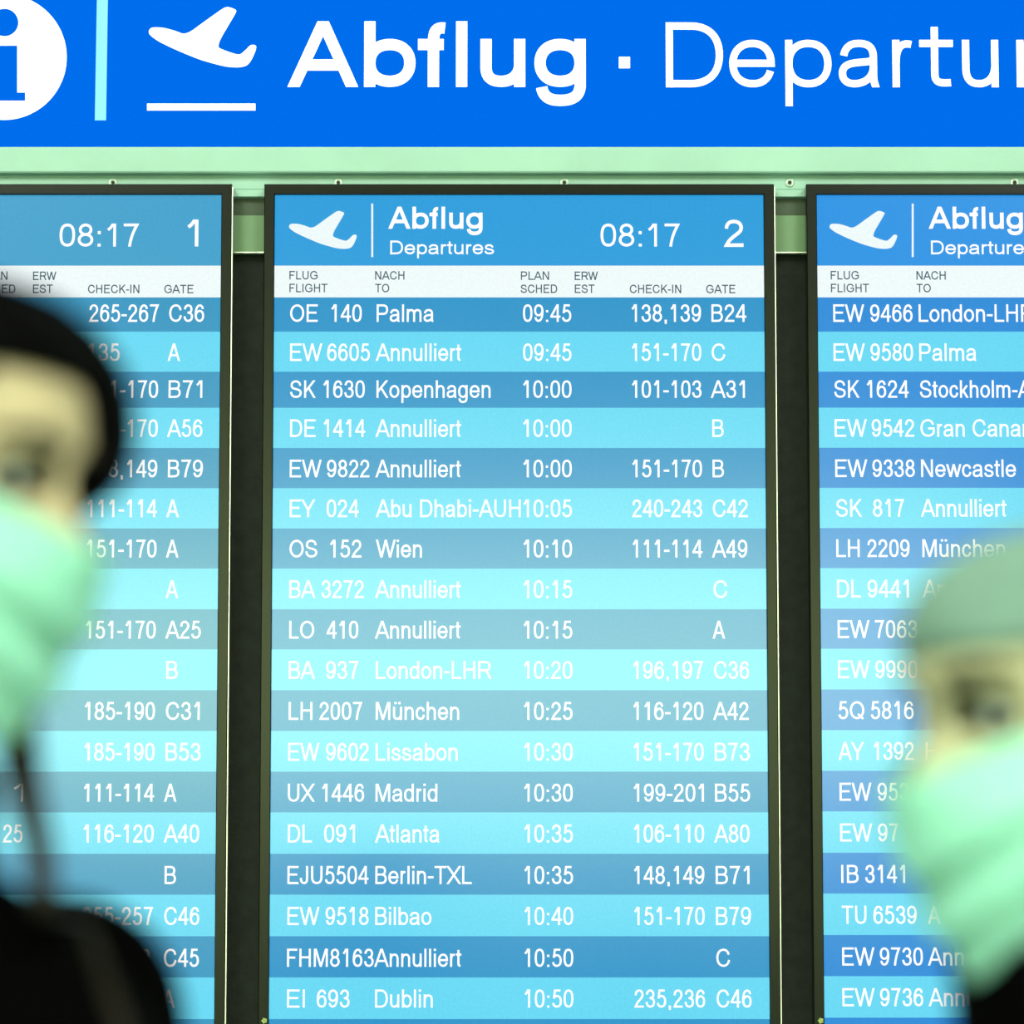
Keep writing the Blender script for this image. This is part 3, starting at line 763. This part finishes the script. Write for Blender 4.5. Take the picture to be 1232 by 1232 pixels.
    vs = [[bm.verts.new(mpt(-1+2*i/NU, j/NV)) for i in range(NU+1)] for j in range(NV+1)]
    for p_, q_ in zip(vs, vs[1:]):
        for j in range(NU): bm.faces.new((p_[j], p_[j+1], q_[j+1], q_[j]))
    bmesh.ops.solidify(bm, geom=bm.faces[:], thickness=.0015)
    mk = finish('face_mask', bm, MASK, root, xf=HM, label='mint green pleated face mask')
    for s in (-1, 1):
        for v_, ze in ((.06, .116), (.94, .080)):
            bm = bmesh.new(); p0 = mpt(s*.97, v_); p2 = Vector((s*.080, -.026, ze)); pts = []
            for j in range(11):
                t_ = j/10; q_ = p0.lerp(p2, t_); q_.x += s*.006*math.sin(math.pi*t_)
                pts.append((q_, .0014))
            chain(bm, pts, 8); finish('ear_loop', bm, LOOP, mk, xf=HM)
    # ---- clothes
    bm = bmesh.new()
    tab = [(.40*H, .205, .165, -.02), (.50*H, .185, .145, -.03), (.62*H, .165, .130, -.03), (.72*H, .180, .138, -.03), (.78*H, .188, .138, -.03), (sh-.03, .190, .118, -.04), (sh+.012, .150, .090, -.045), (sh+.035, .090, .080, -.045), (sh+.050, .078, .076, -.04)]
    slices(bm, tab, 40); limbs(bm, .020, legs=False, hands=False)
    finish('coat', bm, COAT, root, voxel=.008, smooth_it=4, xf=TZ, label='black coat')
    # standing collar, open ring
    bm = bmesh.new(); rings = []
    ch = .085 if kind == 'hat' else .05
    cw = .014 if kind == 'hat' else 0
    for rr, h in ((.084+cw, .0), (.082+cw, ch*.5), (.084+cw, ch), (.079+cw, ch+.004), (.075+cw, ch), (.074+cw, ch*.5), (.076+cw, .0)):
        rings.append([Vector((rr*math.cos(t_), -.035+cw*.6+rr*math.sin(t_), sh+.03+h)) for t_ in [2*math.pi*j/40 for j in range(40)]])
    grid_loft(bm, rings+[rings[0]], cap=False)
    finish('collar', bm, COAT, root, xf=TZ)
    bm = bmesh.new(); limbs(bm, .014, arms=False, hands=False); slices(bm, [(.47*H, .165, .125, -.03), (.52*H, .172, .130, -.03), (.57*H, .160, .118, -.03)])
    finish('trousers', bm, TROU, root, voxel=.009, smooth_it=3, xf=TZ)
    for s in (-1, 1):
        fy = .10*s; bm = bmesh.new()
        capsule(bm, (s*.092, fy-.06, .050), .048, (s*.10, fy+.12, .042), .040, flat=(1.05, .9)); 
        add_box(bm, s*.096-.042, s*.096+.042, fy-.10, fy+.155, 0.0, .030, bev=.010)
        finish('shoe', bm, SHOE, root, voxel=.006, smooth_it=2, xf=TZ)
    return root, HM, RZ, near, far, chin, sh

def shell(zlow, off, inner=-.001, ztop=.2075, NA=120, NV=40):
    """a closed cap on the head: outer skin at off(az, v), inner skin on the scalp; lower edge at zlow(az)"""
    bm = bmesh.new(); O, I = [], []
    for j in range(NV+1):
        v = j/NV; ro, ri = [], []
        for i in range(NA):
            az = -math.pi+2*math.pi*i/NA; zl = zlow(az)
            z = zl+(ztop-zl)*math.sin(v*math.pi/2)
            o = off(az, v); p = skin_pt(z, az, o, feat=False); p.z += o*max(0, (z-.15)/.07)*.9
            ro.append(bm.verts.new(p)); ri.append(bm.verts.new(skin_pt(z, az, inner, feat=False)))
        O.append(ro); I.append(ri)
    for T, fl in ((O, 0), (I, 1)):
        for p_, q_ in zip(T, T[1:]):
            for i in range(NA):
                f = (p_[i], p_[(i+1) % NA], q_[(i+1) % NA], q_[i]); bm.faces.new(f[::-1] if fl else f)
        bm.faces.new(T[-1] if not fl else T[-1][::-1])
    for i in range(NA): bm.faces.new((O[0][i], I[0][i], I[0][(i+1) % NA], O[0][(i+1) % NA]))
    return bm
def smoothstep(a, b, x):
    t = max(0, min(1, (x-a)/(b-a))); return t*t*(3-2*t)

# left person: black hair parted in the middle
root, HM, RZ, near, far, chin, sh = person('person with black parted hair and a mint face mask in front of the left monitor', 28, 572, 1.86, -145, 1, (.53, .43, .26), pitch=5, kind='hair')
def zlow_h(az):
    d = math.degrees(az)*near                       # positive on the side turned to the camera
    if d < 0:                                       # far side: a curtain close to the brow
        return lerp(.168, .100, smoothstep(9, 30, -d)) if -d < 60 else lerp(.100, .045, smoothstep(60, 130, -d))
    return lerp(.168, .100, smoothstep(40, 72, d)) if d < 80 else lerp(.100, .045, smoothstep(80, 130, d))
def off_h(az, v):
    d = math.degrees(az)*near
    o = .010+.003*math.sin(v*3.1)
    if d < 0: o += .019*smoothstep(12, 40, -d)*(1-smoothstep(100, 150, -d))*(1-.6*v)*smoothstep(-.1, .25, v)
    o -= .004*math.exp(-(d/7)**2)*smoothstep(.3, .8, v)
    o += .0012*math.sin(az*46)+.0008*math.sin(az*95+1)
    return o*(.45+.55*smoothstep(0, .12, v))
finish('hair', shell(zlow_h, off_h), HAIR, root, xf=HM, label='black hair parted in the middle')
# long lock that falls from behind the ear over the coat: a twisted sheaf of strands
from mathutils.bvhtree import BVHTree
coat = [o for o in root.children if o.name.startswith('coat')][0]
cb_ = bmesh.new(); cb_.from_mesh(coat.data); bvh = BVHTree.FromBMesh(cb_); cb_.free()
path = [(2, 800, 1.93), (14, 840, 1.92), (21, 878, 1.90), (27, 930, 1.88), (38, 978, 1.86), (49, 1022, 1.85)]
ctr = [plane_pt(*q) for q in path]
for px, py in ((68, 1066), (92, 1110), (118, 1165), (144, 1230), (160, 1300)):      # from here it rests on the coat
    q = plane_pt(px, py, 1.78); hit = bvh.ray_cast(CAM, (q-CAM).normalized())
    ctr.append(hit[0]+(CAM-hit[0]).normalized()*.003 if hit[0] is not None else ctr[-1]+Vector((.004, 0, -.03)))
bm = bmesh.new()
for sidx in range(18):
    ang = sidx*2.4; rr = .0105*math.sqrt((sidx+.5)/18); pts = []
    for i in range(41):
        t = i/40*(len(ctr)-1); j = min(int(t), len(ctr)-2); fr = t-j
        a0, a1, a2, a3 = ctr[max(0, j-1)], ctr[j], ctr[j+1], ctr[min(len(ctr)-1, j+2)]
        p = .5*((2*a1)+(a2-a0)*fr+(2*a0-5*a1+4*a2-a3)*fr*fr+(-a0+3*a1-3*a2+a3)*fr**3)
        aa = ang+i*.05; k_ = rr*(1-.7*i/40)
        pts.append((p+Vector((k_*math.cos(aa), k_*math.sin(aa), 0)), .0034*(1-.75*i/40)))
    chain(bm, pts, 6)
finish('hair_lock', bm, LOCK, root, label='long brown lock of hair hanging over the coat')

# right person: grey green knitted hat
root2, HM2, RZ2, near2, far2, chin2, sh2 = person('person in a grey green knitted hat and mint face mask before the right monitor', 1190, 862, 1.86, 1330, -1, (.46, .44, .26), pitch=2, kind='hat')
HAT = mat('knit_hat', (.15, .25, .20), .95, noise=(40, .10), spec=.05)
def zlow_c(az):
    d = abs(math.degrees(az)); return lerp(.1475, .086, smoothstep(45, 120, d))
def off_c(az, v):
    rib = .0010*math.cos(az*60)*smoothstep(.10, .22, v)+.0020*(1-smoothstep(.07, .11, v))
    return (.0015+.004*math.sin(v*math.pi)+.0015*math.exp(-((v-.12)/.10)**2)+rib)*(.6+.4*smoothstep(0, .06, v))
hat = finish('knitted_hat', shell(zlow_c, off_c, NA=360), HAT, root2, xf=HM2, label='grey green knitted hat')
def zlow_n(az):
    d = abs(math.degrees(az)); return lerp(.150, .040, smoothstep(60, 140, d))
finish('hair', shell(zlow_n, lambda a_, v: .0008+.0004*math.sin(a_*60)), mat('dark_brown_hair', (.03, .024, .018), .6), root2, xf=HM2, label='dark brown hair under the hat')
